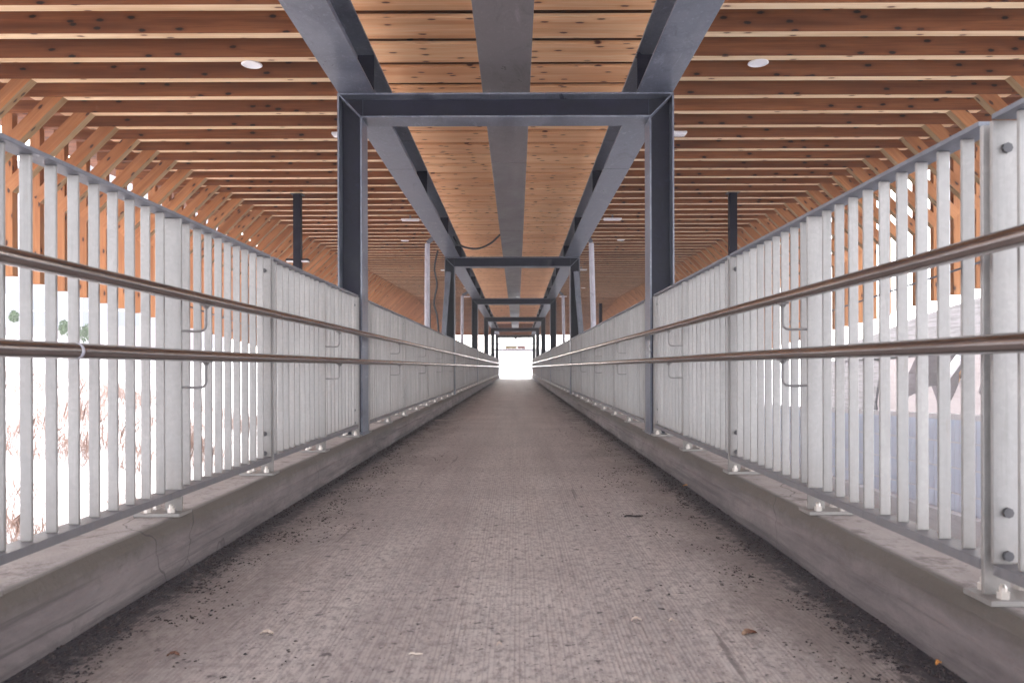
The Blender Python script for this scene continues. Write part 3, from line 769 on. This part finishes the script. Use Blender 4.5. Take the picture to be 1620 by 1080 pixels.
def sapling(px, Z, hgt, crown, label):
    x = gl(px, Z); g = gz(x, Z); root = empty('sapling', (x, Z, g), label, 'young tree', 'young trees on the left bank')
    m = MB(); m.tube([(0, 0, 0), (.03, 0, hgt*.5), (0, 0, hgt)], .04, 8, radii=[.06, .05, .03])
    rnd = random.Random(int(px))
    for i in range(8):
        a = rnd.uniform(0, 6.28); z = hgt*rnd.uniform(.75, 1); m.tube([(0, 0, z), (math.cos(a)*crown*.6, math.sin(a)*crown*.6, z+crown*.7)], .01, 5, radii=[.015, .005])
    m.build('trunk', M['white'], root)
    m = MB()
    for i in range(420):
        v = Vector((rnd.gauss(0, 1), rnd.gauss(0, 1), rnd.gauss(0, 1))); v = v.normalized()*rnd.random()**.45*crown; v.z *= 1.35
        c = v+Vector((0, 0, hgt+crown*.5)); a = Vector((rnd.gauss(0, 1), rnd.gauss(0, 1), rnd.gauss(0, 1))).normalized(); b = a.orthogonal().normalized(); sz = rnd.uniform(.03, .06)
        m.face([c-a*sz, c+b*sz*.5, c+a*sz, c-b*sz*.5], [(0, 0)]*4, .5)
    m.build('crown', M['leaf'], root)
sapling(22, 22, .95, .12, 'thin young tree with a sparse crown, farthest left on the bank')
sapling(103, 23, .85, .18, 'young tree with a loose dull green crown on the left bank')
sapling(136, 24, .78, .23, 'young tree with the fullest, brightest green crown on the left bank')
for i, (px, lb) in enumerate(((62, 'white pole on the left bank between the two leftmost young trees'), (167, 'white pole on the left bank to the right of the fullest young tree'))):
    x = gl(px, 24); m = MB(); m.tube([(0, 0, 0), (0, 0, 1.0)], .05, 10); m.lathe([(.055, 1.0), (.055, 1.03), (.02, 1.06)], (0, 0, 0), 10)
    o = m.build('pole', M['white'], loc=(x, 24, gz(x, 24)-.02)); tag(o, lb, 'pole')
# dead grass on the bank
m = MB(); rnd = random.Random(3)
for t in range(1100):
    x = -rnd.uniform(1.7, 11); y = rnd.uniform(1.5, 19)
    if noise.noise(Vector((x*.35, y*.35, 2))) < -.12: continue
    for i in range(rnd.randint(8, 24)):
        bx, by = x+rnd.gauss(0, .13), y+rnd.gauss(0, .13); g = gz(bx, by)-.03; h = rnd.uniform(.08, .42); lx, ly = rnd.gauss(0, .16), rnd.gauss(0, .16); w_ = .0045
        m.face([(bx-w_, by, g), (bx+w_, by+.002, g), (bx+lx*.4+w_, by+ly*.4, g+h*.6), (bx+lx, by+ly, g+h), (bx+lx*.4-w_, by+ly*.4, g+h*.6)], [(0, 0)]*5, .5)
stuff(m.build('dead_grass', M['straw']))

# ------------------------------------------------------------------ litter on the walkway
m = MB(); rnd = random.Random(11)
for i in range(44000):
    y = 1.0+rnd.random()**1.6*34; sg = rnd.choice((-1, 1)); dd = abs(rnd.gauss(0, .09))+abs(rnd.gauss(0, .17))*(rnd.random() < .5)
    dd *= 1+.9*noise.noise(Vector((y*.9, sg*3, 0)))
    if dd > .06 and noise.noise(Vector((sg*dd*6, y*4, sg*7)))+.35*noise.noise(Vector((dd*25, y*18, 1))) < .02: continue
    x = sg*(1.098-dd); sz = rnd.uniform(.002, .0075)*(1+.7*(rnd.random() < .1))
    a = rnd.uniform(0, 6.28); ca, sa = math.cos(a)*sz, math.sin(a)*sz; k = rnd.uniform(.3, .8); h = rnd.uniform(.0015, .006)
    p_ = [(x-ca, y-sa, .0006), (x+sa*k, y-ca*k, .0008), (x+ca, y+sa, .0006), (x-sa*k, y+ca*k, .0008)]; t_ = (x+rnd.gauss(0, .001), y, h)
    for q in range(4): m.face([p_[q], p_[(q+1) % 4], t_], [(0, 0)]*3, .5)
for i in range(700):
    y = 1.3+rnd.random()**1.7*14; x = rnd.uniform(-.9, .9); sz = rnd.uniform(.0012, .0035); a = rnd.uniform(0, 6.28); ca, sa = math.cos(a)*sz, math.sin(a)*sz
    p_ = [(x-ca, y-sa, .0006), (x+sa*.6, y-ca*.6, .0007), (x+ca, y+sa, .0006), (x-sa*.6, y+ca*.6, .0007)]; t_ = (x, y, .0025)
    for q in range(4): m.face([p_[q], p_[(q+1) % 4], t_], [(0, 0)]*3, .5)
stuff(m.build('dirt_crumbs', M['dirt']))
def floor_pt(px, py): Y = F*CZ/(py-581); return CX+(px-817)*Y/F, Y
def leafy(px, py, ln, wd, ang, mt, name, label, cat):
    x, y = floor_pt(px, py); m = MB(); n_ = 8; a = R(ang); rows = []
    for i in range(n_+1):
        t = i/n_; wv = wd*math.sin(math.pi*min(.97, max(.06, t)))**.7*(1+.25*math.sin(i*2.3)); u = (t-.5)*ln; zc = .003+.006*math.sin(math.pi*t)+.001*math.sin(i*4)
        rows.append([(u, -wv/2, zc+.003), (u, 0, zc), (u, wv/2, zc+.004)])
    rot = lambda p: (p[0]*math.cos(a)-p[1]*math.sin(a), p[0]*math.sin(a)+p[1]*math.cos(a), p[2])
    for i in range(n_):
        for j in range(2):
            q = [rot(rows[i][j]), rot(rows[i+1][j]), rot(rows[i+1][j+1]), rot(rows[i][j+1])]
            m.face(q, [(0, 0)]*4, .5); m.face([(c[0], c[1], c[2]-.0012) for c in q[::-1]], [(0, 0)]*4, .5)
    return tag(m.build(name, M[mt], loc=(x, y, 0)), label, cat)
def stick(px, py, ln, r, ang, mt, name, label, cat):
    x, y = floor_pt(px, py); a = R(ang); m = MB(); pts = []
    for i in range(7):
        t = i/6-.5; pts.append((math.cos(a)*t*ln, math.sin(a)*t*ln+.004*math.sin(i*1.7), r+.002+.002*math.sin(i)))
    m.tube(pts, r, 7, radii=[r*q for q in (.6, 1, 1.1, .9, 1, .9, .5)]); return tag(m.build(name, M[mt], loc=(x, y, 0), smooth=True), label, cat)
stick(1001, 818, .095, .004, 10, 'twig', 'twig', 'small dark twig lying on the walkway right of its middle', 'twig')
stick(656, 1036, .034, .0032, 12, 'scrap', 'cigarette_end', 'pale rolled scrap like a cigarette end on the near walkway, left of its middle', 'litter')
leafy(697, 665, .17, .07, 5, 'scrap', 'paper_scrap', 'pale paper scrap against the left kerb, midway along', 'litter')
leafy(420, 1003, .036, .02, 5, 'scrap', 'pale_leaf', 'small pale leaf on the near left of the walkway', 'leaf')
leafy(272, 1037, .03, .016, 8, 'dryleaf', 'red_leaf', 'small reddish leaf near the lower left corner', 'leaf')
leafy(1184, 1005, .045, .03, 20, 'dryleaf', 'brown_leaf', 'brown leaf on the near right of the walkway', 'leaf')
leafy(1483, 1054, .02, .012, 30, 'oleaf', 'orange_leaf', 'small orange leaf by the right kerb, lower right', 'leaf')
leafy(1086, 770, .05, .025, 0, 'oleaf', 'orange_leaf', 'orange leaf by the right kerb, farther up the walkway', 'leaf')
leafy(1005, 983, .03, .013, 0, 'scrap', 'pale_chip', 'long pale chip on the near walkway, right of its middle', 'litter')
leafy(1061, 985, .016, .010, 0, 'scrap', 'pale_chip', 'tiny pale chip right of the long pale chip', 'litter')
leafy(788, 1022, .014, .010, 0, 'scrap', 'pale_chip', 'tiny pale chip at the middle of the near walkway', 'litter')

# ------------------------------------------------------------------ thin air haze
m = MB(); m.box(-120, 120, -20, 260, -4, 14)
hz = bpy.data.materials.new("thin_air"); hz.use_nodes = True; t = hz.node_tree
for n_ in list(t.nodes):
    if n_.type != 'OUTPUT_MATERIAL': t.nodes.remove(n_)
vn = t.nodes.new("ShaderNodeVolumePrincipled"); vn.inputs["Color"].default_value = (1, .97, .98, 1); vn.inputs["Density"].default_value = .005
t.links.new(vn.outputs[0], t.nodes["Material Output"].inputs["Volume"])
stuff(m.build('haze', hz))
